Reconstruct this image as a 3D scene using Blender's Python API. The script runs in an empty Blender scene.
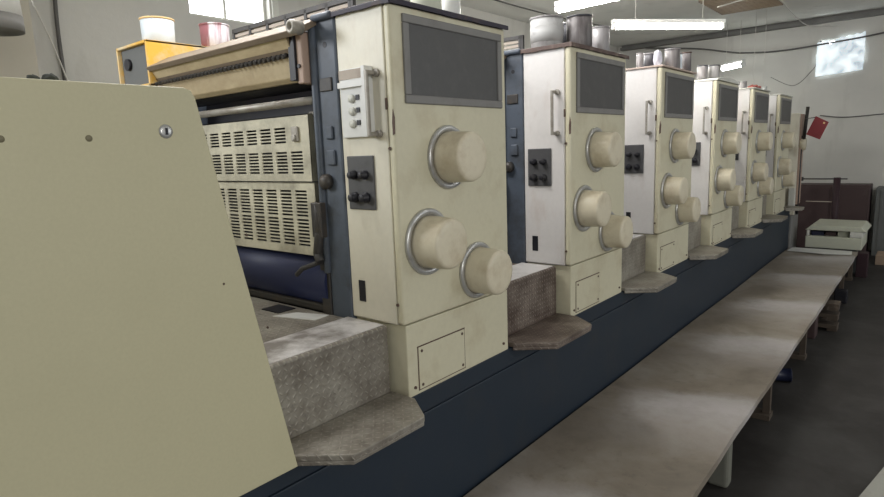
import bpy, math, random
from mathutils import Vector, Matrix
random.seed(7)
C = bpy.context.scene.collection
ZO = 0.9            # height of the press sole plate above the floor; shapes below use press heights
PITCH = 1.3

# ------------------------------------------------------------------ materials
def nt_new(name):
    m = bpy.data.materials.new(name); m.use_nodes = True
    nt = m.node_tree; b = nt.nodes['Principled BSDF']
    return m, nt, b
def ramp(nt, src, stops):
    r = nt.nodes.new('ShaderNodeValToRGB')
    els = r.color_ramp.elements
    while len(els) < len(stops): els.new(0.5)
    for e, (p, c) in zip(els, stops):
        e.position = p; e.color = (*c, 1)
    nt.links.new(src, r.inputs[0]); return r.outputs[0]
def noise(nt, scale, detail=5, rough=.6, vec=None, stretch=None, dist=0.0):
    n = nt.nodes.new('ShaderNodeTexNoise')
    n.inputs['Scale'].default_value = scale; n.inputs['Detail'].default_value = detail
    n.inputs['Roughness'].default_value = rough; n.inputs['Distortion'].default_value = dist
    if vec is None:
        g = nt.nodes.new('ShaderNodeNewGeometry'); vec = g.outputs['Position']
    if stretch:
        mp = nt.nodes.new('ShaderNodeMapping'); mp.inputs['Scale'].default_value = stretch
        nt.links.new(vec, mp.inputs['Vector']); vec = mp.outputs[0]
    nt.links.new(vec, n.inputs['Vector']); return n.outputs['Fac']
def mix(nt, fac, a, b, mode='MIX'):
    n = nt.nodes.new('ShaderNodeMix'); n.data_type = 'RGBA'; n.blend_type = mode
    for s, v in ((n.inputs[0], fac), (n.inputs[6], a), (n.inputs[7], b)):
        if hasattr(v, 'links'): nt.links.new(v, s)
        elif isinstance(v, tuple): s.default_value = (*v, 1)
        else: s.default_value = v
    return n.outputs[2]
def bump(nt, b, h, strength=.2, dist=.01):
    n = nt.nodes.new('ShaderNodeBump'); n.inputs['Strength'].default_value = strength; n.inputs['Distance'].default_value = dist
    nt.links.new(h, n.inputs['Height']); nt.links.new(n.outputs[0], b.inputs['Normal'])
def dirty(name, base, dirt, rough=.5, metal=0.0, scale=3.0, lo=.52, hi=.72, amt=.6, bmp=.05, fine=40, stretch=None, spec=.4, base2=None):
    m, nt, b = nt_new(name)
    n1 = noise(nt, scale, 6, .65, stretch=stretch)
    n2 = noise(nt, fine, 3, .6)
    b2 = base2 or tuple(c * .88 for c in base)
    c1 = mix(nt, n2, base, b2)
    f = ramp(nt, n1, [(lo, (0, 0, 0)), (hi, (amt,) * 3)])
    c = mix(nt, f, c1, dirt)
    nt.links.new(c, b.inputs['Base Color'])
    b.inputs['Roughness'].default_value = rough; b.inputs['Metallic'].default_value = metal
    b.inputs['Specular IOR Level'].default_value = spec
    if bmp: bump(nt, b, n2, bmp, .004)
    return m
def plain(name, col, rough=.5, metal=0.0):
    m, nt, b = nt_new(name)
    n = noise(nt, 25, 3)
    c = mix(nt, n, col, tuple(x * .82 for x in col))
    nt.links.new(c, b.inputs['Base Color'])
    b.inputs['Roughness'].default_value = rough; b.inputs['Metallic'].default_value = metal
    return m
def emis(name, col, s, base=(.8, .8, .8)):
    m, nt, b = nt_new(name)
    b.inputs['Base Color'].default_value = (*base, 1)
    b.inputs['Emission Color'].default_value = (*col, 1); b.inputs['Emission Strength'].default_value = s
    return m

M = {}
M['cream'] = dirty('cream_paint', (.62, .585, .43), (.34, .26, .14), .42, scale=4, lo=.50, hi=.78, amt=.55)
M['cream_cover'] = dirty('cream_cover_paint', (.54, .505, .335), (.46, .43, .28), .45, scale=2.2, lo=.45, hi=.8, amt=.5, fine=120)
M['cream_pale'] = dirty('pale_cream_paint', (.68, .645, .53), (.40, .29, .19), .42, scale=6, lo=.55, hi=.78, amt=.6, stretch=(1, 1, .35))
M['cap'] = dirty('dial_cap_plastic', (.68, .62, .47), (.38, .29, .17), .38, scale=8, lo=.48, hi=.74, amt=.6)
M['grille'] = dirty('guard_grille_paint', (.54, .51, .39), (.15, .135, .10), .5, scale=6, lo=.42, hi=.72, amt=.8)
M['navy'] = dirty('navy_paint', (.016, .026, .040), (.032, .034, .036), .5, scale=4, lo=.5, hi=.8, amt=.6, fine=60)
M['bluegrey'] = dirty('blue_grey_cast_iron', (.075, .092, .120), (.035, .035, .035), .5, scale=6, lo=.48, hi=.7, amt=.7)
M['bluedrum'] = plain('blue_cylinder_paint', (.014, .02, .062), .45)
M['black'] = dirty('black_grease', (.012, .012, .017), (.03, .027, .022), .5, scale=8)
M['darkmetal'] = dirty('dark_metal', (.05, .047, .045), (.10, .075, .05), .5, .3, scale=9)
M['greyframe'] = dirty('grey_frame_paint', (.21, .205, .195), (.14, .13, .12), .5, scale=8)
M['screen'] = dirty('dark_screen', (.075, .074, .072), (.105, .10, .097), .42, scale=14, lo=.5, hi=.75)
M['chrome'] = dirty('dull_chrome', (.52, .52, .50), (.26, .22, .18), .30, .55, scale=18, lo=.5, hi=.7, amt=.6)
M['steel'] = dirty('worn_steel', (.36, .34, .30), (.15, .12, .09), .45, .3, scale=12, lo=.45, hi=.7, amt=.7)
M['panelgrey'] = dirty('dark_grey_panel', (.075, .075, .078), (.04, .04, .04), .5, scale=12)
M['rustpale'] = plain('olive_screw', (.20, .18, .11), .6)
M['rust'] = dirty('rust_brown', (.10, .065, .05), (.20, .12, .09), .75, scale=25)
M['lidbrown'] = dirty('grimy_lid', (.11, .075, .065), (.30, .24, .19), .7, scale=14, lo=.5, hi=.75, amt=.8)
M['liddark'] = dirty('dark_stained_lid', (.035, .030, .045), (.12, .08, .06), .6, scale=10)
M['lidpink'] = dirty('pale_pink_lid', (.50, .40, .34), (.25, .18, .15), .6, scale=14, lo=.5, hi=.75, amt=.7)
M['white'] = plain('white_plastic', (.70, .70, .67), .4)
M['offwhite'] = dirty('white_sheet_metal', (.62, .62, .56), (.40, .36, .30), .5, scale=5)
M['tan'] = dirty('tan_ink_tray', (.48, .39, .24), (.24, .17, .09), .5, scale=8, lo=.45, hi=.75, amt=.7, stretch=(.5, 1, 1))
M['yellow'] = dirty('yellow_stained_tray', (.66, .54, .34), (.74, .42, .05), .5, scale=6, lo=.36, hi=.56, amt=.95)
M['orangebrown'] = dirty('brown_bar_paint', (.20, .155, .11), (.10, .075, .055), .5, scale=10)
M['pinkish'] = dirty('pink_brown_bracket', (.40, .29, .23), (.18, .12, .10), .6, scale=12)
M['louvre'] = dirty('louvre_slat_paint', (.42, .36, .30), (.25, .20, .16), .6, scale=10)
M['maroon'] = dirty('maroon_paint', (.062, .038, .037), (.10, .07, .065), .6, scale=2.5)
M['maroondark'] = dirty('dark_maroon_paint', (.030, .012, .016), (.05, .03, .03), .6, scale=5)
M['red'] = dirty('red_card', (.22, .030, .035), (.15, .025, .028), .6, scale=6)
M['yellowmark'] = plain('yellow_mark', (.8, .55, .25), .6)
M['palegreen'] = dirty('pale_green_metal', (.56, .57, .46), (.45, .45, .36), .5, scale=6)
M['greybox'] = dirty('grey_cabinet_paint', (.12, .125, .12), (.07, .07, .07), .6, scale=3)
M['card'] = dirty('cardboard', (.34, .25, .18), (.25, .19, .14), .8, scale=6)
M['wood'] = dirty('old_wood', (.085, .065, .048), (.04, .03, .023), .8, scale=8, stretch=(1, .2, 1))
M['bluecan'] = plain('dark_blue_can', (.015, .02, .05), .4)
M['palesheet'] = dirty('pale_sheet', (.34, .34, .30), (.25, .24, .22), .8, scale=5)
M['concrete_block'] = dirty('pale_block', (.17, .17, .14), (.09, .085, .075), .8, scale=9)
M['cord'] = plain('grey_cord', (.10, .095, .09), .7)
M['string'] = plain('pale_string', (.62, .60, .55), .7)
M['can_white'] = dirty('dented_white_tin', (.42, .42, .41), (.20, .18, .18), .5, .0, scale=9, lo=.48, hi=.68, amt=.8)
M['can_white2'] = dirty('grey_white_label', (.47, .47, .46), (.30, .29, .29), .55, 0, scale=7)
M['can_grey'] = dirty('grey_streaked_tin', (.22, .205, .20), (.07, .06, .06), .5, .15, scale=16, lo=.42, hi=.6, amt=.9, stretch=(1, 1, .15))
M['can_dark'] = dirty('dark_ink_tin', (.055, .055, .065), (.16, .15, .15), .45, .2, scale=16, lo=.5, hi=.7, amt=.7, stretch=(1, 1, .2))
M['can_steel'] = dirty('bare_steel_tin', (.32, .31, .31), (.14, .12, .115), .5, .2, scale=14, lo=.45, hi=.65, amt=.7, stretch=(1, 1, .2))
M['can_pink'] = dirty('magenta_smeared_bucket', (.62, .60, .63), (.22, .07, .08), .45, scale=13, lo=.42, hi=.55, amt=.95, stretch=(1, 1, .12))
M['can_label'] = dirty('pale_blue_label', (.62, .68, .72), (.50, .55, .58), .5, scale=8)
M['rag'] = dirty('red_rag', (.35, .10, .08), (.45, .30, .27), .9, scale=22)
M['ragdark'] = dirty('dark_rag', (.05, .055, .045), (.10, .10, .08), .9, scale=22)
M['bag'] = dirty('white_plastic_bag', (.62, .62, .68), (.40, .40, .47), .5, scale=30, lo=.4, hi=.6)
M['tube'] = emis('lit_fluorescent_tube', (1, .98, .90), 75)
M['tubefar'] = emis('lit_fluorescent_tube_cool', (.95, 1, .97), 18)
M['daylight'] = emis('daylit_pane', (.93, .96, 1), 6)
M['skylight'] = emis('yellowed_skylight_sheet', (1, .84, .58), .8, (.6, .5, .35))

def make_plastic():
    m, nt, b = nt_new('crumpled_daylit_plastic')
    n = noise(nt, 5, 4, .6, dist=.6)
    c = ramp(nt, n, [(.35, (.35, .40, .44)), (.6, (.72, .79, .82))])
    nt.links.new(c, b.inputs['Base Color']); nt.links.new(c, b.inputs['Emission Color'])
    b.inputs['Emission Strength'].default_value = .9; b.inputs['Roughness'].default_value = .3
    return m
M['plastic'] = make_plastic()

def make_wall(name, a, b_, c_):
    m, nt, b = nt_new(name)
    n1 = noise(nt, .9, 6, .6); n2 = noise(nt, 9, 5, .7); n3 = noise(nt, 2.4, 5, .6, stretch=(1, 1, .25))
    col = mix(nt, ramp(nt, n1, [(.35, (0, 0, 0)), (.65, (1, 1, 1))]), a, b_)
    col = mix(nt, ramp(nt, n3, [(.58, (0, 0, 0)), (.75, (.6,) * 3)]), col, c_)
    nt.links.new(col, b.inputs['Base Color']); b.inputs['Roughness'].default_value = .9
    bump(nt, b, n2, .25, .01); return m
M['wall'] = make_wall('whitewashed_plaster', (.56, .545, .50), (.49, .48, .445), (.37, .355, .32))
M['pillar'] = make_wall('beige_plaster', (.40, .37, .30), (.36, .33, .27), (.30, .28, .22))
M['ceiling'] = make_wall('grey_ceiling', (.80, .79, .74), (.72, .72, .68), (.55, .54, .50))
M['beam'] = make_wall('dark_beam', (.17, .165, .155), (.13, .13, .12), (.09, .09, .09))

def make_floor():
    m, nt, b = nt_new('stained_concrete_floor')
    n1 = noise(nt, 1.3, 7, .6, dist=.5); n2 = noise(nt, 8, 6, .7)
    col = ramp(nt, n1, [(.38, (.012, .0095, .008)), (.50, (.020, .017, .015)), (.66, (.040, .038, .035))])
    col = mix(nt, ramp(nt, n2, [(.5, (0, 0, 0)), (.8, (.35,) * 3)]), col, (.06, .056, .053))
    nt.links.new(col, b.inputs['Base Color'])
    b.inputs['Roughness'].default_value = .65; bump(nt, b, n2, .15, .01); return m
M['floor'] = make_floor()

def make_deck():
    m, nt, b = nt_new('patchy_walkway_board')
    n1 = noise(nt, 2.2, 7, .62, dist=.4); n2 = noise(nt, 14, 6, .7); n3 = noise(nt, 30, 4, .7, stretch=(3, .3, 1))
    col = ramp(nt, n1, [(.30, (.15, .125, .095)), (.50, (.225, .192, .152)), (.70, (.30, .27, .23))])
    col = mix(nt, ramp(nt, n2, [(.55, (0, 0, 0)), (.75, (.55,) * 3)]), col, (.11, .088, .07))
    col = mix(nt, ramp(nt, n3, [(.68, (0, 0, 0)), (.76, (.5,) * 3)]), col, (.05, .04, .035))
    # paler areas repeating along the board, one in front of each unit
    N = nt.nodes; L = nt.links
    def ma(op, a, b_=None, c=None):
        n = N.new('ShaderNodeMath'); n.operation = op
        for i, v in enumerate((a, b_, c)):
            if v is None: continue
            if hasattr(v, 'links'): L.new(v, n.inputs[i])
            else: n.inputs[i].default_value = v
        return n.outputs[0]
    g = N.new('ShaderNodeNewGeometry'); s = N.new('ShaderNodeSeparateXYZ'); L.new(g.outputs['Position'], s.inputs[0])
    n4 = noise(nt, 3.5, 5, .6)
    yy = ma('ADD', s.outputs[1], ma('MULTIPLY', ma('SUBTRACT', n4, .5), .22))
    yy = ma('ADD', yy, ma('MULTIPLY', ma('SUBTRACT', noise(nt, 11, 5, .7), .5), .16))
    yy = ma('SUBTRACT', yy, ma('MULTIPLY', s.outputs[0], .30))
    fr = ma('FRACT', ma('DIVIDE', ma('ADD', yy, 5.2 - 1.82), 1.3))      # 0 just past the crisp far edge of a pale area
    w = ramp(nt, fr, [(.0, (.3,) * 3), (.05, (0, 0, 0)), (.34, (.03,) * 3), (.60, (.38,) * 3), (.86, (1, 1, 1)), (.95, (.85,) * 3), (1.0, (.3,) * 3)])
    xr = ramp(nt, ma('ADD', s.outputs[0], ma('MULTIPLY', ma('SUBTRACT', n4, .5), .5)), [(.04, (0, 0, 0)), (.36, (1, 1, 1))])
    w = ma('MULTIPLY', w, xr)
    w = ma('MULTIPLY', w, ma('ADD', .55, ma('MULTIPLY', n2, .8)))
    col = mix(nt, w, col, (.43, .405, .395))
    nt.links.new(col, b.inputs['Base Color'])
    b.inputs['Roughness'].default_value = .55; bump(nt, b, n2, .2, .006); return m
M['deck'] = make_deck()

def make_diamond(name, light, dark, dirt, lo, hi):
    """checker plate: raised lozenges, alternately turned, on u = Y and v = X + Z"""
    m, nt, b = nt_new(name)
    N = nt.nodes; L = nt.links
    def ma(op, a, b_=None, c=None):
        n = N.new('ShaderNodeMath'); n.operation = op
        for i, v in enumerate((a, b_, c)):
            if v is None: continue
            if hasattr(v, 'links'): L.new(v, n.inputs[i])
            else: n.inputs[i].default_value = v
        return n.outputs[0]
    g = N.new('ShaderNodeNewGeometry'); s = N.new('ShaderNodeSeparateXYZ'); L.new(g.outputs['Position'], s.inputs[0])
    k = 1 / .024
    u = ma('MULTIPLY', s.outputs[1], k); v = ma('MULTIPLY', ma('ADD', s.outputs[0], s.outputs[2]), k)
    fu = ma('SUBTRACT', ma('FRACT', u), .5); fv = ma('SUBTRACT', ma('FRACT', v), .5)
    chk = ma('MODULO', ma('ADD', ma('ADD', ma('FLOOR', u), ma('FLOOR', v)), 400), 2)
    sg = ma('SUBTRACT', ma('MULTIPLY', chk, 2), 1)
    p = ma('ADD', fu, ma('MULTIPLY', fv, sg)); q = ma('SUBTRACT', fv, ma('MULTIPLY', fu, sg))
    e = ma('ADD', ma('POWER', ma('MULTIPLY', p, 1.75), 2), ma('POWER', ma('MULTIPLY', q, 4.6), 2))
    h = ma('SMOOTH_MAX', ma('SUBTRACT', 1, e), 0, .2)
    n1 = noise(nt, 5, 6, .65); n2 = noise(nt, 45, 4, .6)
    col = mix(nt, ramp(nt, n1, [(lo, (0, 0, 0)), (hi, (1, 1, 1))]), light, dark)
    col = mix(nt, ramp(nt, n2, [(.5, (0, 0, 0)), (.75, (.6,) * 3)]), col, dirt)
    hc = N.new('ShaderNodeClamp'); L.new(h, hc.inputs[0])
    col = mix(nt, ma('MULTIPLY', hc.outputs[0], .35), col, tuple(min(1, c * 1.5) for c in light))
    L.new(col, b.inputs['Base Color'])
    b.inputs['Roughness'].default_value = .42; b.inputs['Metallic'].default_value = .15
    bump(nt, b, h, .55, .004); return m
M['plate'] = make_diamond('checker_plate', (.30, .28, .235), (.15, .13, .105), (.09, .075, .06), .38, .66)
M['plate_brown'] = make_diamond('grimy_checker_plate', (.24, .20, .165), (.085, .06, .048), (.07, .05, .04), .35, .62)
M['topwhite'] = dirty('white_smeared_top', (.72, .70, .68), (.40, .36, .34), .35, 0, scale=9, lo=.5, hi=.75, amt=.8)
M['toppaint'] = dirty('white_smeared_plate', (.22, .20, .18), (.66, .64, .63), .4, .1, scale=5, lo=.42, hi=.62, amt=.9)

# ------------------------------------------------------------------ mesh builder
class MB:
    def __init__(s): s.v = []; s.f = []; s.sm = []
    def add(s, vs, fs, smooth=False):
        o = len(s.v); s.v += [Vector(v) for v in vs]
        for i, f in enumerate(fs):
            s.f.append([o + k for k in f]); s.sm.append(smooth if isinstance(smooth, bool) else smooth[i])
        return s
    def box(s, x0, x1, y0, y1, z0, z1):
        if x0 > x1: x0, x1 = x1, x0
        if y0 > y1: y0, y1 = y1, y0
        if z0 > z1: z0, z1 = z1, z0
        v = [(x0,y0,z0),(x1,y0,z0),(x1,y1,z0),(x0,y1,z0),(x0,y0,z1),(x1,y0,z1),(x1,y1,z1),(x0,y1,z1)]
        return s.add(v, [(0,3,2,1),(4,5,6,7),(0,1,5,4),(1,2,6,5),(2,3,7,6),(3,0,4,7)])
    def prism(s, pts, a0, a1, ax=2):
        """pts: polygon in the two other axes (xy for z, yz for x, xz for y), extruded a0..a1"""
        def P(p, a):
            return {2: (p[0], p[1], a), 0: (a, p[0], p[1]), 1: (p[0], a, p[1])}[ax]
        n = len(pts); v = [P(p, a0) for p in pts] + [P(p, a1) for p in pts]
        f = [tuple(range(n))[::-1], tuple(range(n, 2 * n))] + [(i, (i + 1) % n, n + (i + 1) % n, n + i) for i in range(n)]
        area = sum(pts[i][0] * pts[(i+1) % n][1] - pts[(i+1) % n][0] * pts[i][1] for i in range(n))
        if (area < 0) != (a1 < a0) != (ax == 1): f = [t[::-1] for t in f]
        return s.add(v, f)
    def lathe(s, c, ax, prof, n=32):
        """prof: list of (distance along axis, radius)"""
        c = Vector(c); ax = Vector(ax).normalized()
        t = Vector((0, 0, 1)) if abs(ax.z) < .9 else Vector((1, 0, 0))
        e1 = ax.cross(t).normalized(); e2 = ax.cross(e1)
        v = []; f = []; sm = []
        for d, r in prof:
            for i in range(n):
                a = 2 * math.pi * i / n
                v.append(c + ax * d + (e1 * math.cos(a) + e2 * math.sin(a)) * r)
        for k in range(len(prof) - 1):
            for i in range(n):
                j = (i + 1) % n
                f.append((k*n+i, k*n+j, (k+1)*n+j, (k+1)*n+i)); sm.append(True)
        if prof[0][1] > 1e-5: f.append(tuple(range(n))[::-1]); sm.append(False)
        if prof[-1][1] > 1e-5: f.append(tuple(range((len(prof)-1)*n, len(prof)*n))); sm.append(False)
        return s.add(v, f, sm)
    def cyl(s, a, b, r, n=20):
        a = Vector(a); b = Vector(b)
        return s.lathe(a, b - a, [(0, r), ((b - a).length, r)], n)
    def tube(s, pts, r, n=10):
        for a, b in zip(pts[:-1], pts[1:]): s.cyl(a, b, r, n)
        for p in pts[1:-1]: s.lathe(Vector(p) - Vector((0, 0, r)), (0, 0, 1), [(0, r*.1), (r*.3, r*.7), (r, r), (r*1.7, r*.7), (2*r, r*.1)], n)
        return s
    def blob(s, c, r, seed=0, n=14, jag=.25):
        rnd = random.Random(seed); v = []; f = []
        ph = [rnd.random() * 6 for _ in range(4)]
        for i in range(n + 1):
            t = math.pi * i / n
            for j in range(2 * n):
                p = math.pi * j / n
                k = 1 + jag * (math.sin(3*p + ph[0] + 2*t) * .5 + math.sin(5*p + ph[1]) * math.sin(4*t + ph[2]) * .5)
                v.append((c[0] + r[0]*k*math.sin(t)*math.cos(p), c[1] + r[1]*k*math.sin(t)*math.sin(p), c[2] + r[2]*(k if i not in (0, n) else 1)*math.cos(t)))
        for i in range(n):
            for j in range(2*n):
                a, b = i*2*n + j, i*2*n + (j+1) % (2*n)
                f.append((a, a + 2*n, b + 2*n, b))
        return s.add(v, f, True)
    def build(s, name, mat, parent=None, org=None, bevel=0.0, seg=2, sub=0):
        """vertices are in press coordinates; org = the press coordinates of the object's origin"""
        me = bpy.data.meshes.new(name)
        if org is None: org = parent['_o'] if parent and '_o' in parent else ORG.get(parent.name if parent else '', (0, 0, 0))
        o0 = Vector(org)
        me.from_pydata([v - o0 for v in s.v], [], s.f); me.validate()
        me.materials.append(M[mat] if isinstance(mat, str) else mat)
        for p, q in zip(me.polygons, s.sm): p.use_smooth = q
        import bmesh
        b = bmesh.new(); b.from_mesh(me); bmesh.ops.recalc_face_normals(b, faces=b.faces); b.to_mesh(me); b.free()
        o = bpy.data.objects.new(name, me); C.objects.link(o)
        ORG[o.name] = org
        if parent: o.parent = parent
        else: o.location = (org[0], org[1], org[2] + ZO)
        if bevel:
            md = o.modifiers.new('edge', 'BEVEL'); md.width = bevel; md.segments = seg; md.limit_method = 'ANGLE'; md.angle_limit = math.radians(40)
            md.harden_normals = False
        return o
ORG = {}
def empty(name, org, label, cat, group=None):
    o = bpy.data.objects.new(name, None); C.objects.link(o); o.empty_display_size = .1
    o.location = (org[0], org[1], org[2] + ZO); ORG[o.name] = org
    return tag(o, label, cat, group)
def tag(o, label, cat, group=None, kind=None):
    o['label'] = label; o['category'] = cat
    if group: o['group'] = group
    if kind: o['kind'] = kind
    return o
def struct(o): o['kind'] = 'structure'; return o
def kids(o): return [c for c in C.objects if c.parent == o]
def copy_tree(o, parent=None, skip=()):
    c = o.copy(); C.objects.link(c)
    if parent: c.parent = parent
    for ch in kids(o): copy_tree(ch, c)
    return c

# ------------------------------------------------------------------ the room
CE = 2.8; FL = -0.9; FY = 10.0; LX = -3.5
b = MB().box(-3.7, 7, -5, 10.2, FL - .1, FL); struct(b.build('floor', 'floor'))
b = MB().box(-3.7, 4.2, -1.6, 10.2, CE, CE + .1); struct(b.build('ceiling', 'ceiling'))
# far wall with a window opening
wx0, wx1, wz0, wz1 = -.13, .45, 1.94, 2.45
b = MB()
b.box(-3.7, wx0, FY, FY+.2, FL, CE); b.box(wx1, 7, FY, FY+.2, FL, CE)
b.box(wx0, wx1, FY, FY+.2, FL, wz0); b.box(wx0, wx1, FY, FY+.2, wz1, CE)
struct(b.build('wall_back', 'wall'))
# left wall with a window opening
ly0, ly1, lz0, lz1 = 1.2, 2.0, 2.14, 2.62
b = MB()
b.box(LX-.2, LX, -3, ly0, FL, CE); b.box(LX-.2, LX, ly1, FY, FL, CE)
b.box(LX-.2, LX, ly0, ly1, FL, lz0); b.box(LX-.2, LX, ly0, ly1, lz1, CE)
struct(b.build('wall_left', 'wall'))
b = MB().box(LX, LX+.2, -2.2, -.045, FL, CE); struct(b.build('trim_1', 'pillar'))
b = MB().box(-3.4, 7, FY-.14, FY, CE-.095, CE-.045).box(-3.4, 7, FY-.07, FY, CE-.045, CE); struct(b.build('trim_2', 'beam'))
# window 1 : left wall, daylit pane in a grey frame
w = MB()
w.box(LX-.12, LX-.06, ly0, ly0+.03, lz0, lz1).box(LX-.12, LX-.06, ly1-.03, ly1, lz0, lz1)
w.box(LX-.12, LX-.06, ly0, ly1, lz0, lz0+.03).box(LX-.12, LX-.06, ly0, ly1, lz1-.03, lz1).box(LX-.11, LX-.07, 1.56, 1.585, lz0, lz1)
wo = struct(w.build('window_1', 'offwhite', org=(LX, 1.6, lz0)))
MB().box(LX-.10, LX-.095, ly0+.02, ly1-.02, lz0+.02, lz1-.02).build('pane', 'daylight', wo)
MB().box(LX-.02, LX+.02, ly1+.02, ly1+.09, lz0-.02, lz1).build('window_jamb', 'offwhite', wo)
w = MB()
for a in (wx0, wx1-.03): w.box(a, a+.03, FY+.02, FY+.07, wz0, wz1)
for a in (wz0, wz1-.03): w.box(wx0, wx1, FY+.02, FY+.07, a, a+.03)
wo = struct(w.build('window_2', 'offwhite', org=(.15, FY, wz0)))
MB().box(wx0+.02, wx1-.02, FY+.04, FY+.045, wz0+.02, wz1-.02).build('pane', 'daylight', wo)
# crumpled plastic over window 2
v = []; f = []; nx, nz = 30, 26; rn = random.Random(3)
for j in range(nz + 1):
    for i in range(nx + 1):
        a, c = i / nx, j / nz
        x = wx0 - .02 + a * (wx1 - wx0 + .05)
        z0 = wz0 - .05 + .04 * a; z1 = wz1 - .04 + .08 * a - (.05 if .25 < a < .38 else 0) + .012 * math.sin(40 * a)
        z = z0 + c * (z1 - z0)
        y = FY - .018 - .02 * abs(math.sin(7*a + 4*c)) - .012 * math.sin(11*c - 6*a + 2)
        v.append((x, y, z))
for j in range(nz):
    for i in range(nx):
        k = j * (nx + 1) + i; f.append((k, k+1, k+nx+2, k+nx+1))
b = MB().add(v, f, True); o = b.build('plastic_sheet', 'plastic', org=(.15, FY, wz0))
md = o.modifiers.new('thick', 'SOLIDIFY'); md.thickness = .003
tag(o, 'crumpled pale plastic sheet covering the small window high on the far wall', 'plastic sheet')
# slatted yellowed skylight
sk = struct(MB().box(-1.12, -.36, 7.1, 8.25, CE-.02, CE).build('window_3', 'skylight', org=(-.7, 7.7, CE)))
b = MB()
for i in range(13): b.box(-1.14, -.34, 7.1 + i*.09, 7.13 + i*.09, CE-.05, CE-.02)
b.build('window_slats', 'orangebrown', sk)

# wall cables
def cable(name, pts, r, mat, label, n=24):
    P = []
    for i in range(len(pts) - 1):
        p0 = Vector(pts[max(i-1, 0)]); p1 = Vector(pts[i]); p2 = Vector(pts[i+1]); p3 = Vector(pts[min(i+2, len(pts)-1)])
        for k in range(8):
            t = k / 8
            P.append(.5 * ((2*p1) + (p2-p0)*t + (2*p0-5*p1+4*p2-p3)*t*t + (-p0+3*p1-3*p2+p3)*t**3))
    P.append(Vector(pts[-1]))
    v = []; f = []; q = 8
    for i, p in enumerate(P):
        d = (P[min(i+1, len(P)-1)] - P[max(i-1, 0)]).normalized()
        t_ = Vector((0, 1, 0)) if abs(d.y) < .9 else Vector((1, 0, 0))
        e1 = d.cross(t_).normalized(); e2 = d.cross(e1)
        v += [p + (e1 * math.cos(2*math.pi*j/q) + e2 * math.sin(2*math.pi*j/q)) * r for j in range(q)]
    for i in range(len(P) - 1):
        for j in range(q): f.append((i*q+j, i*q+(j+1) % q, (i+1)*q+(j+1) % q, (i+1)*q+j))
    f.append(tuple(range(q))[::-1]); f.append(tuple(range((len(P)-1)*q, len(P)*q)))
    mb = MB().add(v, f, True)
    o = mb.build(name, mat, org=tuple(P[0]))
    return tag(o, label, 'cable')
yc = FY - .15
cable('hanging_cable', [(-2.9, yc, 2.69), (-1.95, yc, 2.55), (-1.3, yc, 2.40), (-.67, yc, 2.345), (.02, yc, 2.375), (.71, yc, 2.43), (1.8, yc, 2.6)], .013, 'cord', 'dark cable sagging across the far wall past the plastic covered window')
cable('wall_pipe', [(-.05, FY-.02, 1.27), (.3, FY-.02, 1.22), (.8, FY-.02, 1.24), (1.6, FY-.02, 1.26)], .008, 'cord', 'thin dark pipe along the far wall to the right of the red board')
cable('wall_cable', [(LX+.02, .20, CE), (LX+.02, .19, 2.3), (LX+.03, .165, 1.9), (LX+.02, .17, 1.2), (LX+.02, .17, FL+.02)], .014, 'cord', 'dark cable running down the left wall above the big cream cover')
cable('pale_string', [(LX+.21, .0-.03, 2.02), (LX+.1, .1, 1.75), (LX+.04, .20, 1.45)], .005, 'string', 'thin pale string slanting down the left wall beside the dark cable')
cable('sagging_wire', [(-.80, FY-.004, 1.95), (-.45, FY-.004, 1.78), (-.2, FY-.004, 2.0), (-.15, FY-.004, 2.1)], .004, 'cord', 'thin wire looping below the window on the far wall')
cable('ceiling_cable', [(-2.95, 4.4, CE-.03), (-2.95, 5.6, CE-.03), (-2.85, 7.0, CE-.03), (-2.6, 8.2, CE-.03)], .010, 'cord', 'dark cord running along the ceiling at the upper left')
cable('ceiling_wire', [(-.09, 4.15, 2.06), (-.14, 5.9, 2.45), (-.2, 7.2, CE-.17), (-.05, 8.3, CE-.35), (.15, 9.85, 2.62)], .006, 'string', 'pale cord rising from the level lamp to a peak and falling to the far wall')

# ------------------------------------------------------------------ lamps
def lamp(p0, p1, r, mat, label, ceil_pts=True):
    p0 = Vector(p0); p1 = Vector(p1); c = (p0 + p1) / 2; d = (p1 - p0); n = d.normalized()
    t = empty('fluorescent_lamp', tuple(c), label, 'lamp', 'fluorescent lamps hanging over the press')
    MB().cyl(p0 + n*.03, p1 - n*.03, r).build('tube', mat, t)
    bx = MB(); up = Vector((0, 0, r + .022))
    side = n.cross(Vector((0, 0, 1))).normalized() * .028
    A, B = p0 + up, p1 + up
    h = Vector((0, 0, .018))
    bx.add([A-side-h, A+side-h, A+side+h, A-side+h, B-side-h, B+side-h, B+side+h, B-side+h],
           [(0,1,2,3), (4,7,6,5), (0,4,5,1), (1,5,6,2), (2,6,7,3), (3,7,4,0)])
    for q in (p0, p1):
        s_ = 1 if q == p0 else -1
        bx.cyl(q, q + n*.03*s_, r * 1.15, 12)
        bx.cyl(q + n*.015*s_, q + n*.015*s_ + up, .008, 8)
    bx.build('housing', 'white', t)
    for q in (p0.lerp(p1, .2), p0.lerp(p1, .8)):
        MB().cyl(q + up + h*.5, (q.x, q.y, CE), .003, 6).build('hanging_wire', 'string', t)
    return t
lamp((-1.20, 3.33, 2.1), (-.05, 3.40, 2.14), .026, 'tube', 'nearest lit tube lamp, cut by the top edge above the can-covered second unit')
lamp((-1.13, 4.35, 2.085), (-.34, 5.32, 2.095), .026, 'tube', 'long lit tube lamp seen level above the third unit')
lamp((-1.402, 9.30, 2.10), (-1.015, 9.10, 2.12), .040, 'tubefar', 'short lit tube lamp seen just above the fourth unit')
lamp((-.815, 8.65, 1.612), (-.575, 8.60, 1.63), .032, 'tubefar', 'smallest and farthest lit tube lamp above the sixth unit')
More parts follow.
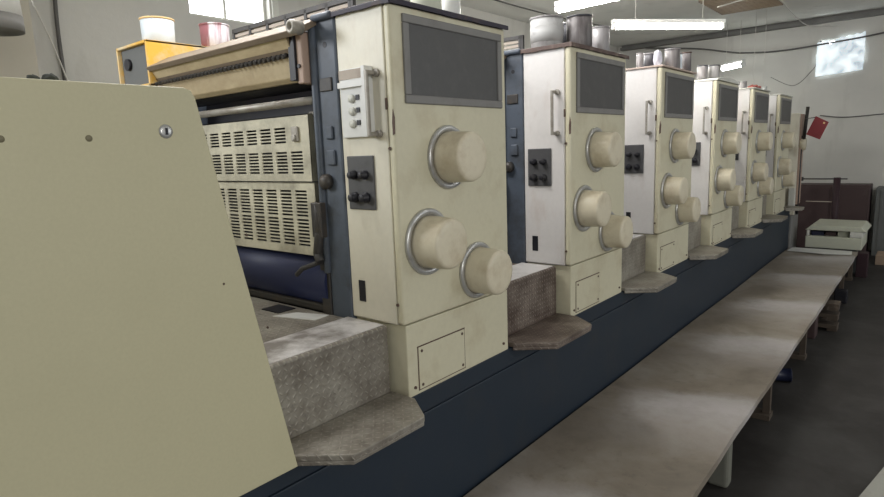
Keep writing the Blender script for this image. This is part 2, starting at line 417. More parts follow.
t = empty('pendant_lamp', (-2.46, -.5, 1.64), 'white round lamp shade with grey lower band in the top left corner', 'lamp')
MB().lathe((-2.46, -.5, 1.72), (0, 0, 1), [(0, .150), (.26, .138), (.30, .05), (.30, .02)], 40).build('lamp_shade', 'white', t)
MB().lathe((-2.46, -.5, 1.64), (0, 0, 1), [(.02, .0001), (.02, .14), (0, .148), (.0, .152), (.08, .1515)], 40).build('lower_band', 'greyframe', t)
MB().cyl((-2.46, -.5, 1.95), (-2.46, -.5, CE), .006, 8).build('cord', 'cord', t)

# ------------------------------------------------------------------ the press bed
b = MB().box(-2.1, -.012, -2.6, 7.62, FL, -.09).box(-2.1, -.015, -2.6, 7.62, -.088, -.002)
base = empty('press_base', (-1, 2.5, FL), 'long dark navy machine bed running under all the printing units', 'machine base')
b.build('bed', 'navy', base, bevel=.004)
MB().box(-.5, .012, 7.63, 8.12, FL, -.12).build('end_block', 'greyframe', base, bevel=.01)

# ------------------------------------------------------------------ a printing unit
W = .697; D = .283; H = 1.43
def rrect(y0, y1, z0, z1, r, n=4):
    pts = []
    for cy, cz, a0 in ((y1-r, z1-r, 0), (y0+r, z1-r, 90), (y0+r, z0+r, 180), (y1-r, z0+r, 270)):
        for k in range(n + 1):
            a = math.radians(a0 + 90 * k / n); pts.append((cy + r*math.cos(a), cz + r*math.sin(a)))
    return pts
def frame_prism(mb, y0, y1, z0, z1, t, x0, x1):
    mb.box(x0, x1, y0, y1, z1-t, z1); mb.box(x0, x1, y0, y1, z0, z0+t)
    mb.box(x0, x1, y0, y0+t, z0+t, z1-t); mb.box(x0, x1, y1-t, y1, z0+t, z1-t)

def make_unit():
    u = empty('printing_unit', (0, 0, 0), 'x', 'printing unit', 'printing units of the press')
    # cabinet behind the door
    MB().box(-D, -.037, 0, W-.004, .288, H).build('cabinet_body', 'cream_pale', u, bevel=.006)
    MB().box(-D, -.010, .016, W, 0, .286).build('lower_housing', 'cream', u, bevel=.005)
    # door facing the aisle
    door = MB().box(-.034, 0, -.004, W, .292, H-.003).build('front_door', 'cream', u, bevel=.011, seg=3)
    for z in (.37, .94): MB().cyl((-.026, -.003, z), (-.026, -.009, z), .006, 10).build('door_bolt', 'rust', door)
    b = MB().box(-.040, -.030, -.0065, -.002, 1.075, 1.115)
    b.build('latch', 'rust', door, bevel=.002)
    MB().prism([(-.009, .985), (.001, .99), (.003, 1.045), (-.004, 1.075), (-.010, 1.03)], -.0055, -.0035, 1).build('chipped_spot', 'rust', door)
    # grey display
    fr = MB(); frame_prism(fr, .053, .659, 1.096, 1.400, .030, -.002, .010)
    fo = fr.build('display_frame', 'greyframe', u, bevel=.004)
    MB().box(-.001, .003, .082, .630, 1.125, 1.372).build('display_screen', 'screen', fo)
    # access plate
    b = MB()
    ap = MB().box(-.012, -.0065, .076, .362, .018, .186).build('access_plate', 'cream', u, bevel=.002)
    e = MB(); 
    e.box(-.011, -.0085, .070, .368, .186, .191).box(-.011, -.0088, .070, .368, .014, .018).box(-.011, -.0088, .071, .076, .014, .19).box(-.011, -.0088, .362, .3665, .014, .19)
    e.build('plate_seam', 'rust', ap)
    for y, z in ((.092, .170), (.346, .170), (.092, .034), (.346, .034), (.050, .034), (.655, .04)): MB().cyl((-.012, y, z), (-.004, y, z), .006, 10).build('screw', 'rust', ap)
    # dial covers
    for y, z, rr, rc, L in ((.285, .90, .122, .095, .124), (.145, .588, .126, .096, .124), (.452, .424, .119, .094, .124)):
        cap = MB().lathe((0, y, z), (1, 0, 0), [(.004, rc+.004), (.02, rc+.003), (L-.012, rc-.001), (L-.004, rc-.004), (L, rc-.013), (L+.001, rc-.03), (L+.001, .0001)], 48).build('dial_cover', 'cap', u)
        MB().lathe((0, y, z), (1, 0, 0), [(-.002, rr+.001), (.008, rr+.001), (.013, rr-.003), (.013, rr-.018), (.007, rr-.023), (.003, rc-.002)], 48).build('rim_ring', 'chrome', cap)
    # narrow face : black switch panel, vent slot, handle
    sp = MB().box(-.257, -.115, -.007, 0, .718, .918).build('switch_panel', 'panelgrey', u, bevel=.003)
    for x, z, r in ((-.217, .848, .017), (-.158, .848, .017), (-.217, .764, .020), (-.158, .764, .020)):
        bt = MB().lathe((x, -.006, z), (0, -1, 0), [(0, r), (.012, r), (.014, r*.8), (.03, r*.75), (.032, r*.6), (.032, .0001)], 20)
        bt.build('switch_knob', 'black', sp)
    MB().box(-.236, -.202, -.003, .002, .358, .441).build('vent_slot', 'black', u)
    hb = MB().box(-.092, -.078, -.052, -.040, .985, 1.212)
    hb.box(-.092, -.078, -.045, .0, 1.196, 1.212).box(-.092, -.078, -.045, .0, .985, 1.001)
    ho = hb.build('door_handle', 'steel', u, bevel=.003)
    for z in (1.204, .993): MB().cyl((-.077, -.0, z), (-.077, -.012, z), .014, 14).build('handle_mount', 'steel', ho)
    # side frame (blue grey casting) with rolled rim
    sf = MB().box(-.405, -D-.002, -.004, W, 0, 1.44)
    sf.cyl((-.412, -.006, .45), (-.412, -.006, 1.43), .016, 14).cyl((-.40, -.012, 1.435), (-.29, -.012, 1.435), .014, 12)
    so = sf.build('side_frame', 'bluegrey', u, bevel=.008)
    MB().box(-.365, -.325, -.014, -.004, .985, 1.035).build('cast_boss', 'bluegrey', so, bevel=.005)
    MB().box(-.365, -.320, -.014, -.004, .885, .945).build('cast_boss', 'bluegrey', so, bevel=.005)
    MB().box(-.385, -.315, -.010, -.004, 1.165, 1.215).build('clamp_plate', 'darkmetal', so, bevel=.004)
    MB().cyl((-.345, -.002, 1.335), (-.345, -.0055, 1.335), .011, 12).build('bolt_hole', 'black', so)
    MB().lathe((-.375, -.004, .822), (0, -1, 0), [(0, .03), (.02, .03), (.03, .022), (.034, .012), (.034, .0001)], 20).build('frame_knob', 'darkmetal', so)
    b = MB().tube([(-.43, -.02, .74), (-.42, -.03, .62), (-.44, -.03, .53), (-.42, -.035, .50)], .020)
    b.box(-.455, -.395, -.04, -.01, .60, .74).tube([(-.43, -.02, .50), (-.50, -.07, .47), (-.54, -.07, .44)], .010)
    b.box(-.46, -.405, -.01, .02, .26, .52)
    b.build('clamp_lever', 'darkmetal', so, bevel=.006)
    # inner body, far frame
    MB().box(-1.60, -.41, .12, W-.05, 0, 1.10).box(-1.6, -.41, .20, W-.05, 1.10, 1.36).build('press_body', 'black', u)
    MB().box(-1.95, -1.62, -.05, W, 0, 1.30).build('far_frame', 'bluegrey', u, bevel=.01)
    # guards with slots
    def grille(z0, z1, x0, x1, groups, y, partial):
        g = MB(); th = .006
        cols = []; cw = .078; gap = .027; x = x1 - .055
        while x - cw > x0 + .02: cols.append((x - cw, x)); x -= cw + gap
        xs = [x0] + sum([[a, c] for a, c in sorted(cols)], []) + [x1]
        for i in range(0, len(xs), 2): g.box(xs[i], xs[i+1], y, y + th, z0, z1)
        for ci, (a, c) in enumerate(cols):
            zc = z1
            for gi, (ga, gb, nr) in enumerate(groups):
                if partial and ci == 0 and gi == 0: continue
                g.box(a, c, y, y + th, gb, zc)
                hh = (gb - ga) / nr
                for r in range(nr): g.box(a, c, y, y + th, ga + r*hh, ga + r*hh + hh*.40)
                zc = ga
            g.box(a, c, y, y + th, z0, zc)
        g.box(x0, x1, y, y + .05, z1 - .004, z1).box(x1 - .004, x1, y, y + .06, z0, z1)
        return g
    g1 = grille(.822, 1.092, -1.55, -.478, [(.975, 1.045, 5), (.848, .945, 7)], .0, True).build('slotted_guard', 'grille', u)
    MB().box(-.585, -.545, -.012, .0, .985, 1.045).cyl((-.565, -.01, 1.0), (-.565, -.02, 1.0), .014, 12).build('guard_catch', 'steel', g1, bevel=.004)
    grille(.515, .816, -1.55, -.464, [(.670, .785, 8), (.545, .665, 8)], -.004, False).build('slotted_guard', 'grille', u)
    MB().cyl((-1.6, .10, .40), (-.42, .10, .40), .125, 36).build('blue_cylinder', 'bluedrum', u)
    MB().box(-1.6, -.42, -.003, .10, .278, .31).box(-1.6, -.42, .02, .12, .30, .33).build('foot_rail', 'darkmetal', u, bevel=.006)
    # rods
    MB().cyl((-1.6, .0, 1.140), (-.40, .0, 1.140), .016, 16).build('guide_rod', 'steel', u)
    MB().cyl((-.50, .03, 1.09), (-.41, .03, 1.09), .012, 12).build('stub_rod', 'steel', u)
    # ink fountain
    fz = MB().prism([(-.10, 1.388), (.02, 1.448), (.03, 1.430), (-.085, 1.368)], -1.61, -.385, 0).build('fountain_bar', 'orangebrown', u, bevel=.003)
    MB().lathe((-.385, -.08, 1.392), (0, -1, 0), [(0, .026), (.045, .026), (.05, .022), (.05, .014), (.03, .013), (.03, .0001)], 24).build('bar_end_ring', 'steel', fz)
    MB().prism([(-.085, 1.390), (-.055, 1.330), (-.035, 1.330), (-.06, 1.395)], -1.62, -.485, 0).build('tray_apron', 'tan', u)
    k = MB().prism([(-.06, 1.335), (-.035, 1.300), (-.01, 1.300), (-.03, 1.340)], -1.62, -.495, 0).build('key_rail', 'orangebrown', u)
    b = MB(); n = 34
    for i in range(n):
        x = -1.58 + i * (1.06 / (n - 1)); b.cyl((x, -.045, 1.318), (x, -.072, 1.306), .0085, 8)
    b.build('ink_key', 'darkmetal', k)
    MB().prism([(-.045, 1.305), (-.03, 1.230), (-.01, 1.215), (.01, 1.215), (0, 1.305)], -1.62, -.495, 0).build('fountain_blade', 'tan', u, bevel=.004)
    MB().box(-.495, -.46, -.06, .04, 1.215, 1.400).build('fountain_cheek', 'black', u)
    b = MB().box(-.462, -.425, -.05, .03, 1.200, 1.390).build('fountain_bracket', 'pinkish', u, bevel=.005)
    MB().cyl((-.445, -.049, 1.265), (-.445, -.056, 1.265), .008, 10).build('bracket_bolt', 'black', b)
    MB().cyl((-1.6, .08, 1.245), (-.42, .08, 1.245), .055, 24).build('ink_roller', 'black', u)
    # louvred guard on top of the unit
    lg = MB(); y = .22
    lg.box(-1.32, -.42, y, y+.018, 1.545, 1.565).box(-1.32, -.42, y, y+.018, 1.385, 1.40)
    xs = [-1.32 + i * .145 for i in range(7)] + [-.438]
    for x in xs: lg.box(x, x+.018, y, y+.018, 1.385, 1.56)
    lo = lg.build('louvred_guard', 'darkmetal', u)
    b = MB()
    for i in range(6):
        z = 1.41 + i * .023; b.box(-1.31, -.43, y+.004, y+.012, z, z+.013)
    b.build('louvre_slats', 'louvre', lo)
    MB().box(-1.28, -.44, y-.02, y+.2, 1.34, 1.385).build('top_rail', 'orangebrown', u)
    return u

unit = make_unit()
M['cool_lit_cream'] = dirty('cool_lit_cream_paint', (.66, .64, .62), (.42, .31, .25), .42, scale=6, lo=.55, hi=.8, amt=.5, stretch=(1, 1, .35))  # cabinet cream with cool light mixed into the colour
unit_labels = [
 'nearest cream printing unit, with a white plate of three switches beside its handle',
 'second printing unit from the camera, topped with a big white bucket and grey tins',
 'third printing unit from the camera, with a pale pink lid crowded with small tins',
 'fourth printing unit from the camera, with an arched lid and two steel tins',
 'fifth printing unit from the camera, with a red rag on top',
 'sixth and farthest printing unit, with nothing but its bare lid on top']
units = [unit]
for k in range(1, 6):
    c = copy_tree(unit); c.location = (0, PITCH * k, ZO); ORG[c.name] = (0, PITCH * k, 0); units.append(c)
for k, u in enumerate(units): u['label'] = unit_labels[k]
for u in units[1:]:          # rear cabinet bodies coloured whiter and cooler, standing in for cool light on them
    for c in kids(u):
        if c.name.startswith('cabinet_body'):
            c.data = c.data.copy(); c.data.materials[0] = M['cool_lit_cream']
# lids differ from unit to unit
lidm = ['liddark', 'lidbrown', 'lidpink', 'offwhite', 'offwhite', 'offwhite']
for k, u in enumerate(units):
    y = PITCH * k
    if k == 3:
        pts = [(y - .008, H)] + [(y + W*(i/12.) , H + .012 + .028 * math.sin(math.pi * min(1, (i/12.)*1.0))) for i in range(13)] + [(y + W + .008, H)]
        b = MB().prism(pts, -D - .004, .008, 0)
    else:
        b = MB(); n = 14; x0, x1 = -D - .008, .010; y0, y1 = y - .012, y + W + .012
        b.box(x0, x1, y0, y1, H, H + .012)
        if k in (0, 1):   # ragged dirty lip hanging over the edge
            rn = random.Random(k); hang = .010 if k == 0 else .014
            def lip(a0, a1):
                m_ = 40; low = []; q = .5
                for i in range(m_ + 1):
                    q = .75 * q + .25 * rn.random(); low.append((a0 + (a1 - a0) * i / m_, H - hang * (.2 + q)))
                return [(a0, H + .010)] + low + [(a1, H + .010)]
            b.prism(lip(y0, y1), x1 - .002, x1 + .003, 0)
            b.prism(lip(x0, x1), y0 - .003, y0 + .002, 1)
    b.build('lid', lidm[k], u, org=(0, y, 0), bevel=.002)
# extras only the first unit has
u0 = units[0]
wp = MB().box(-.262, -.104, -.014, 0, .985, 1.232).build('switch_plate', 'white', u0, bevel=.003)
MB().box(-.262, -.12, -.017, -.012, 1.195, 1.228).build('label_strip', 'louvre', wp)
MB().box(-.262, -.108, -.026, -.012, 1.165, 1.185).build('plate_ledge', 'white', wp)
MB().box(-.118, -.102, -.040, 0, .985, 1.23).build('plate_flange', 'white', wp)
for z in (1.125, 1.080, 1.035):
    s_ = MB().lathe((-.20, -.013, z), (0, -1, 0), [(0, .016), (.008, .015), (.009, .0001)], 18).build('rotary_switch', 'offwhite', wp)
    MB().box(-.178, -.160, -.017, -.012, z-.006, z+.012).build('switch_mark', 'black', wp)
# yellow stained tray on the far frame of the first unit, hollow end towards the camera
b = MB()
b.box(-1.60, -1.615, -.09, W, 1.30, 1.525).box(-1.95, -1.60, -.09, W, 1.510, 1.525).box(-1.95, -1.935, -.09, W, 1.30, 1.525).box(-1.95, -1.60, -.09, W, 1.30, 1.315)
tr = b.build('ink_trough', 'yellow', u0, org=(0, 0, 0), bevel=.004)
MB().box(-1.93, -1.62, -.07, -.05, 1.316, 1.508).build('trough_end', 'greybox', tr, org=(0, 0, 0))
MB().cyl((-1.85, -.07, 1.43), (-1.85, -.085, 1.43), .03, 14).build('trough_hole', 'black', tr, org=(0, 0, 0))
MB().cyl((-1.598, .10, 1.47), (-1.57, .16, 1.41), .011, 10).build('trough_rod', 'steel', tr, org=(0, 0, 0))

# ------------------------------------------------------------------ steps between the units
def make_step(y0, y1, yb, mats, label):
    s = empty('machine_step', (-.1, (y0 + y1) / 2, 0), label, 'step', 'checker plate steps between the units')
    MB().box(-.30, -.085, y0, y1, .001, .284).build('riser', mats[0], s, bevel=.010, seg=3)
    MB().box(-1.58, -.302, y0, y1, .20, .275).build('floor_plate', mats[1], s, bevel=.003)
    MB().box(-.30, -.10, y0+.01, y1-.01, .284, .286).build('riser_top', mats[2], s)
    yn = yb + .13
    pts = [(-.083, yb), (.0, yb), (.165, yn), (.168, y1 - .095), (.155, y1 - .082), (.035, y1 + .002), (.016, y1), (-.083, y1)]
    MB().prism(pts, .001, .022).prism([(max(-.006, p[0] * .985), p[1]) for p in pts], -.014, .002).build('tread', mats[0], s, bevel=.006, seg=3)
    return s
make_step(-.53, -.004, -.55, ('plate', 'plate', 'toppaint'), 'near checker plate step between the big cream cover and the first unit')
names = ['brown-stained', '', '', '', '']
lab = ['grimy brown step with a white-smeared top between the first and second units',
       'checker plate step between the second and third units',
       'checker plate step between the third and fourth units',
       'checker plate step between the fourth and fifth units',
       'farthest checker plate step, between the fifth and sixth units']
for k in range(1, 6):
    m = ('plate_brown', 'plate_brown', 'topwhite') if k == 1 else ('plate', 'plate', 'toppaint')
    make_step(PITCH*k - .598, PITCH*k - .004, PITCH*k - .575, m, lab[k-1])
make_step(PITCH*6 - .598, PITCH*6 - .18, PITCH*6 - .57, ('plate', 'plate', 'toppaint'), 'small step beyond the sixth unit at the end of the bed')
b = MB().prism([(-.60, -.16), (-.40, -.10), (-.41, -.02), (-.56, -.07)], .2755, .2785)
tag(b.build('paper_card', 'white', org=(-.5, -.1, .2755)), 'white card lying on the floor plates below the slotted guards', 'card')
b = MB().box(-.74, -.62, -.12, -.03, .2755, .279)  # black slab put in for the dark hole in the floor plates
tag(b.build('dark_hole_slab', 'black', org=(-.68, -.08, .2755)), 'thin black slab standing in for a dark hole in the floor plates behind the white card', 'hole')

# ------------------------------------------------------------------ big cream end cover
cv = empty('end_cover', (-.5, -1.7, 0), 'big plain cream machine cover with slanted edge filling the left foreground', 'machine cover')
pts = [(-3.0, -.005), (-3.0, 1.10), (-.775, 1.10), (-.757, 1.094), (-.747, 1.078), (-.537, -.005)]
MB().prism(pts, -.25, .04, 0).build('cover_panel', 'cream_cover', cv, bevel=.003)
MB().prism([(-3.0, 0), (-3.0, 1.08), (-.80, 1.08), (-.60, 0)], -1.9, -.25, 0).build('cover_body', 'cream_cover', cv)
lk = MB().lathe((.04, -.83, .995), (1, 0, 0), [(-.001, .017), (.003, .016), (.004, .010), (.005, .0001)], 24).build('key_lock', 'chrome', cv)
MB().box(.044, .0465, -.833, -.827, .987, 1.003).build('keyhole', 'black', lk)
for y in (-1.16, -1.0): MB().lathe((.04, y, .98), (1, 0, 0), [(-.001, .008), (.002, .006), (.0025, .0001)], 14).build('cover_screw', 'rustpale', cv)
for y, z in ((-.72, .60), (-.64, .72), (-.60, .45)): MB().lathe((.04, y, z), (1, 0, 0), [(-.001, .004), (.001, .003), (.001, .0001)], 10).build('rivet', 'rust', cv)
for (x, y, r, sd) in ((.0, -1.078, .010, 1), (.0, -1.046, .013, 2)):
    o = MB().blob((x, y, 1.1 + r*.62), (r*1.3, r*1.1, r*.62), sd).build('rag_scrap', 'ragdark', org=(x, y, 1.1))
    tag(o, ['left one of two small dark scraps on top edge of the cream cover', 'right one of two small dark scraps on top edge of the cream cover'][sd-1], 'rag', 'rag scraps on the cream cover')

# ------------------------------------------------------------------ walkway board
wk = empty('walkway_platform', (.39, 3, FL), 'long low grimy board walkway on short legs beside the press', 'walkway')
b = MB(); nx, ny = 8, 90
v = []; f = []
for j in range(ny + 1):
    for i in range(nx + 1):
        x = .004 + .776 * i / nx; y = -1.8 + 9.4 * j / ny
        if i == nx: x += .0025 * math.sin(y * 3.1) + .0015 * math.sin(y * 11)
        v.append((x, y, -.55 + .003 * math.sin(y * 2.3 + x * 3) + .002 * math.sin(x * 9 + y)))
for j in range(ny):
    for i in range(nx):
        k = j * (nx + 1) + i; f.append((k, k+1, k+nx+2, k+nx+1))
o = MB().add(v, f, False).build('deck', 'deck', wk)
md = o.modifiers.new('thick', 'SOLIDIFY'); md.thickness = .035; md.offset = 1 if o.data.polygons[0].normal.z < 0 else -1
for y in (.2, 2.66, 4.02, 5.3, 6.6, 7.5):
    MB().box(.70, .745, y-.025, y+.02, FL, -.588).build('leg', 'wood', wk, bevel=.003)
    MB().box(.03, .07, y-.025, y+.02, FL, -.588).build('leg', 'wood', wk, bevel=.003)
    MB().box(.07, .70, y-.02, y+.015, -.66, -.588).build('cross_rail', 'wood', wk)
    MB().box(.56, .75, y-.06, y+.05, FL, FL+.035).build('foot', 'wood', wk)
for (x, y) in ((.715, 1.66),):
    o = MB().box(x-.08, x+.030, y-.045, y+.045, FL, -.60).build('concrete_block', 'concrete_block', org=(x, y, FL), bevel=.02, seg=3)
    tag(o, 'pale block standing on end under the near edge of the walkway board', 'block')
# things under and on the walkway
t = MB().lathe((.60, 3.36, FL+.052), (1, .35, 0), [(0, .052), (.004, .054), (.006, .050), (.14, .050), (.143, .054), (.147, .053)], 24)
tag(t.build('paint_tin', 'bluecan', org=(.66, 3.4, FL)), 'dark blue tin lying on the floor under the walkway edge', 'tin')
tag(MB().box(.62, .73, 4.62, 4.78, FL, FL+.20).build('red_box', 'maroon', org=(.67, 4.7, FL), bevel=.008), 'dark red box on the floor beneath the middle of the walkway', 'box')
pl = empty('wooden_pallet', (.75, 5.0, FL), 'small wooden pallet pieces stacked behind the dark red box', 'pallet')
for i, z in enumerate((FL, FL+.10, FL+.20)):
    MB().box(.55, .86, 4.95+.02*i, 5.12+.02*i, z+.03, z+.06).build('slat', 'wood', pl)
    MB().box(.55, .62, 4.97, 5.10, z, z+.03).box(.78, .86, 4.97, 5.10, z, z+.03).build('spacer', 'wood', pl)
tag(MB().box(.70, .82, 6.15, 6.28, FL, FL+.14).build('black_box', 'black', org=(.75, 6.2, FL), bevel=.01), 'small black box on the floor near the far end of the walkway', 'box')
tag(MB().box(.76, .88, 7.72, 7.90, FL, -.58).build('maroon_block', 'maroondark', org=(.82, 7.8, FL), bevel=.006), 'dark maroon block on the floor under the right corner of the white tray machine', 'block')
b = MB().prism([(.04, 7.28), (.45, 7.22), (.74, 7.30), (.72, 7.55), (.38, 7.57), (.05, 7.56)], -.542, -.534)
tag(b.build('paper_sheet', 'white', org=(.4, 7.4, -.542)), 'white paper sheets lying across the far end of the walkway board', 'paper')
b = MB().prism([(1.20, 1.45), (1.405, 2.52), (2.3, 2.40), (2.1, 1.3)], FL, FL+.012)
tag(b.build('cardboard_sheet', 'palesheet', org=(1.6, 2, FL)), 'pale sheet on the floor at the bottom right corner', 'sheet')
# white tray machine beyond the board
tm = empty('paper_tray_machine', (.5, 8.2, FL), 'pale white machine tray with an open front slot beyond the walkway', 'machine')
b = MB().box(.16, .80, 7.80, 8.55, -.56, -.40).build('base_box', 'palegreen', tm, bevel=.01)
MB().box(.17, .20, 7.80, 8.55, -.40, -.32).build('side_wall', 'offwhite', tm, bevel=.008)
MB().box(.66, .80, 7.80, 8.55, -.40, -.32).build('side_wall', 'offwhite', tm, bevel=.008)
MB().box(.20, .66, 8.1, 8.12, -.40, -.32).build('inner_wall', 'greybox', tm)
MB().prism([(.15, -.32), (.22, -.255), (.78, -.255), (.84, -.32)], 7.80, 8.60, 1).build('top_cover', 'palegreen', tm, bevel=.008)
MB().box(.22, .36, 7.88, 8.08, -.40, -.345).build('inner_part', 'bluecan', tm)
MB().box(.38, .50, 7.90, 8.08, -.40, -.35).build('inner_part', 'maroon', tm)
MB().box(.52, .64, 7.90, 8.08, -.40, -.335).build('inner_part', 'palegreen', tm)
MB().box(.20, .74, 8.0, 8.5, FL, -.56).build('pedestal', 'greybox', tm)
tag(MB().box(.90, 1.5, 8.75, 9.15, FL, FL+.14).build('cardboard_box', 'card', org=(1.2, 9, FL), bevel=.006), 'flat tan carton on the floor at the right edge by the far wall', 'box')

# ------------------------------------------------------------------ far end
cn = empty('delivery_console', (-.1, 7.9, -.1), 'small cream console with a dark post at the far end of the press', 'machine')
MB().box(-.28, .012, 7.76, 7.82, -.12, 1.25).build('console_body', 'cream_pale', cn, bevel=.006)
MB().box(-.25, .035, 7.825, 8.05, .02, 1.24).build('console_frame', 'pinkish', cn, bevel=.005)
MB().cyl((.06, 7.86, .9), (.085, 7.86, 1.33), .022, 12).build('post', 'darkmetal', cn)
MB().cyl((.03, 7.86, -.12), (.03, 7.86, .95), .018, 12).build('lower_post', 'black', cn)
MB().box(-.06, .02, 7.70, 7.76, .0, .25).build('cover_box', 'offwhite', cn, bevel=.01)
MB().lathe((-.10, 7.76, .82), (0, -1, 0), [(0, .07), (.06, .065), (.065, .0001)], 24).build('console_knob', 'cap', cn)
MB().lathe((.02, 7.90, .84), (1, 0, 0), [(0, .09), (.06, .085), (.065, .0001)], 24).build('console_dial', 'cap', cn)
rb = MB().prism([(.192, 1.20), (.343, 1.114), (.255, .892), (.095, .965)], 7.78, 7.792, 1)
rb = tag(rb.build('red_board', 'red', org=(.2, 7.78, .9)), 'tilted red rectangular board hanging from the post at the far end of press', 'board')
MB().prism([(.285, 1.12), (.305, 1.11), (.297, 1.09), (.278, 1.10)], 7.777, 7.779, 1).build('yellow_mark', 'yellowmark', rb, org=(.2, 7.78, .9))
MB().cyl((.07, 7.79, 1.17), (.20, 7.79, 1.185), .006, 8).build('hanger', 'cord', rb, org=(.2, 7.78, .9))
gr = empty('guard_rail', (.3, 8.78, FL), 'thin rail with a dark maroon post in front of the far wall', 'rail')
MB().cyl((.375, 8.78, FL), (.375, 8.78, .335), .045, 16).build('rail_post', 'maroondark', gr)
MB().cyl((-.09, 8.78, .315), (.50, 8.78, .315), .010, 10).build('upper_bar', 'darkmetal', gr)
MB().cyl((.0, 8.78, -.02), (.335, 8.78, -.02), .008, 10).build('lower_bar', 'louvre', gr)
MB().cyl((-.17, 8.78, .315), (-.05, 8.78, .315), .03, 12).build('rail_socket', 'darkmetal', gr)
cb = empty('storage_cabinet', (.25, 9.6, FL), 'wide low maroon cabinet against the far wall', 'cabinet')
MB().box(-.6, .735, 9.45, 9.85, FL, .185).build('cabinet_body', 'maroon', cb, bevel=.01)
for x in (-.25, .24): MB().box(x, x+.46, 9.437, 9.45, FL+.08, .15).build('cabinet_door', 'maroon', cb, bevel=.004)
cb = empty('grey_cabinet', (1.3, 9.65, FL), 'low dark grey cabinet at the right edge by the far wall', 'cabinet')
MB().box(.80, 1.9, 9.5, 9.9, FL, .14).build('cabinet_body', 'greybox', cb, bevel=.01)
MB().box(.86, 1.35, 9.487, 9.5, FL+.08, .10).build('cabinet_door', 'greybox', cb, bevel=.004)

# ------------------------------------------------------------------ tins and buckets
def can(k, x, y, r, h, mat, label, rim='can_steel', name='ink_tin', cat='tin', group='tins and buckets on the units', z=None, band=None, taper=.0):
    z0 = (H + .012 if k != 3 else H + .030) if z is None else z; Y = y + PITCH * k
    t = empty(name, (x, Y, z0), label, cat, group)
    bd = MB().lathe((x, Y, z0), (0, 0, 1), [(0, r*.96*(1-taper)), (.003, r*(1-taper)), (h-.004, r*.985), (h-.004, r*.93), (.02, r*.92*(1-taper)), (.02, .0001)], 36).build('body', mat, t)
    MB().lathe((x, Y, z0 + h - .008), (0, 0, 1), [(0, r), (.004, r*1.03), (.009, r*1.02), (.009, r*.94), (0, r*.94)], 36).build('rim', rim, t)
    if band: MB().lathe((x, Y, z0 + h*.2), (0, 0, 1), [(0, r*(1-taper*.8)+.0012), (h*.5, r*(1-taper*.3)+.0012)], 36).build('paper_label', band, t)
    return t
can(1, -.195, .100, .088, .158, 'can_white', 'big dented white bucket, left on top of the second unit', name='paint_bucket', cat='bucket', band='can_white2', taper=.04)
can(1, -.155, .265, .040, .150, 'can_dark', 'narrow dark tin wedged between the white bucket and grey tin on second unit')
can(1, -.055, .200, .068, .158, 'can_grey', 'grey ink-streaked tin in the middle of the second unit top', rim='can_dark')
can(1, -.075, .500, .052, .145, 'can_steel', 'smaller pale steel tin at the right behind the grey tin, second unit')
can(2, -.215, .150, .024, .115, 'can_steel', 'thin steel bottle at the left end of the third unit top', name='steel_bottle', cat='bottle')
can(2, -.185, .270, .048, .120, 'can_dark', 'black ink tin at the left of the third unit top')
can(2, -.040, .305, .053, .135, 'can_grey', 'grey streaked tin in the middle of the third unit top')
can(2, -.045, .440, .030, .118, 'can_label', 'small tin with pale blue label on the third unit')
can(2, -.035, .590, .037, .140, 'can_grey', 'dark streaked tin at the right corner of the third unit top', rim='rust')
o = MB().blob((-.105, .195 + 2*PITCH, H + .012 + .062), (.030, .030, .062), 5, jag=.18).build('plastic_bag', 'bag', org=(-.105, .195 + 2*PITCH, H + .012))
tag(o, 'crumpled white plastic bag among the tins on the third unit', 'bag')
can(3, -.165, .140, .044, .115, 'can_steel', 'left steel tin on the arched lid of the fourth unit', rim='can_dark', z=H+.028)
can(3, -.105, .265, .047, .112, 'can_steel', 'right steel tin on the arched lid of the fourth unit', rim='can_dark', z=H+.037)
can(4, -.175, .250, .048, .085, 'can_steel', 'low steel tin at the back of the fifth unit top')
o = MB().blob((-.10, .46 + 4*PITCH, H + .012 + .028), (.06, .11, .028), 9, jag=.35).build('red_rag', 'rag', org=(-.10, .46 + 4*PITCH, H + .012))
tag(o, 'crumpled red rag on top of the fifth unit', 'rag')
can(0, -.12, .33, .062, .15, 'palegreen', 'pale green tin on the nearest unit, cut by the top edge')
can(0, -.13, .49, .045, .15, 'white', 'white tin right of the pale green tin on the nearest unit')
can(0, -1.735, .045, .083, .130, 'can_label', 'pale blue and white bucket on the yellow-stained trough', name='paint_bucket', cat='bucket', z=1.526, rim='yellowmark', taper=.05)
can(0, -1.72, .36, .080, .140, 'can_pink', 'white bucket streaked with dark red on the yellow-stained trough', name='paint_bucket', cat='bucket', z=1.526, rim='can_pink', taper=.05)

# ------------------------------------------------------------------ light
def area(name, loc, tgt, sx, sy, e, col):
    l = bpy.data.lights.new(name, 'AREA'); l.shape = 'RECTANGLE'; l.size = sx; l.size_y = sy; l.energy = e; l.color = col
    o = bpy.data.objects.new(name, l); C.objects.link(o); o.location = (loc[0], loc[1], loc[2] + ZO)
    d = Vector(tgt) - Vector(loc); o.rotation_euler = d.to_track_quat('-Z', 'Y').to_euler(); return o
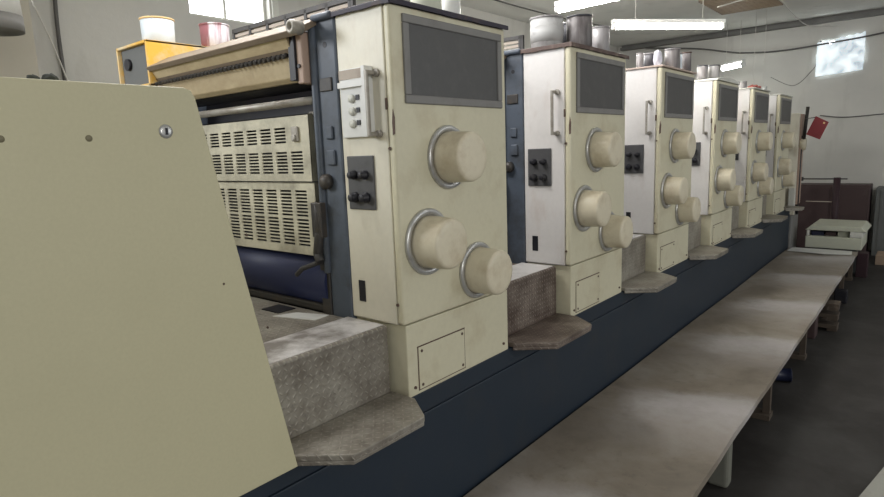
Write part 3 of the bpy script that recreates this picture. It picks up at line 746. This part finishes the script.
# unseen area lights added as daylight fill, left behind the camera and on the right
area('fill_light_left', (-3.2, -2.6, 2.3), (.3, 2.0, -.5), 1.6, 1.0, 130, (.93, .96, 1))
# unseen lights added overhead to brighten the camera-facing sides of the units
for x, y, tx, ty, tz, e in ((-1.0, -.2, -.4, .1, .2, 26), (-.75, .35, -.15, 1.3, .4, 23), (-.75, 1.65, -.15, 2.6, .6, 26), (-.75, 2.9, -.15, 3.9, .6, 24)):
    area('overhead_fill_light', (x, y, 2.38), (tx, ty, tz), 1.2, .12, e, (1, .98, .97))
for x, y, e in ((-2.0, .6, 7), (-2.3, 3.5, 45), (-2.3, 6.5, 40), (3.0, 3.5, 12), (3.0, 7.0, 9)):  # unseen lights added to fill the side aisles and walls
    area('aisle_fill_light', (x, y, 2.45), (x, y, 0), 1.2, .15, e, (1, 1, .96))
area('fill_light_right', (6.5, 5.0, 1.6), (-2, 6.5, 1.6), 4, 1.6, 70, (.92, .96, 1))  # added fill from the right, no window stands there
area('fill_light_near', (6.0, -2.0, 1.9), (-1, -.3, .5), 2.5, 1.4, 120, (1, .99, .95))  # added fill to brighten the cream cover, no window stands there
W_ = bpy.data.worlds.new('daylight'); bpy.context.scene.world = W_; W_.use_nodes = True
bg = W_.node_tree.nodes['Background']; bg.inputs[0].default_value = (.97, .98, 1, 1); bg.inputs[1].default_value = .38

# ------------------------------------------------------------------ camera
cam = bpy.data.cameras.new('camera'); co = bpy.data.objects.new('camera', cam); C.objects.link(co)
f_ = Vector((-0.6334618, 0.75633442, -0.1633536)); r_ = Vector((0.76995635, 0.63707483, -0.03609542)); u_ = Vector((-0.07676826, 0.14864022, 0.98590705))
m = Matrix((r_, u_, -f_)).transposed().to_4x4(); m.translation = Vector((1.4619, -1.51679, .92576 + ZO))
co.matrix_world = m
cam.sensor_width = 36; cam.lens = 590 / 884 * 36; cam.clip_start = .05
sc = bpy.context.scene; sc.camera = co
vs = sc.view_settings; vs.view_transform = 'Standard'; vs.look = 'None'; vs.gamma = 1; vs.exposure = .0; vs.use_curve_mapping = False
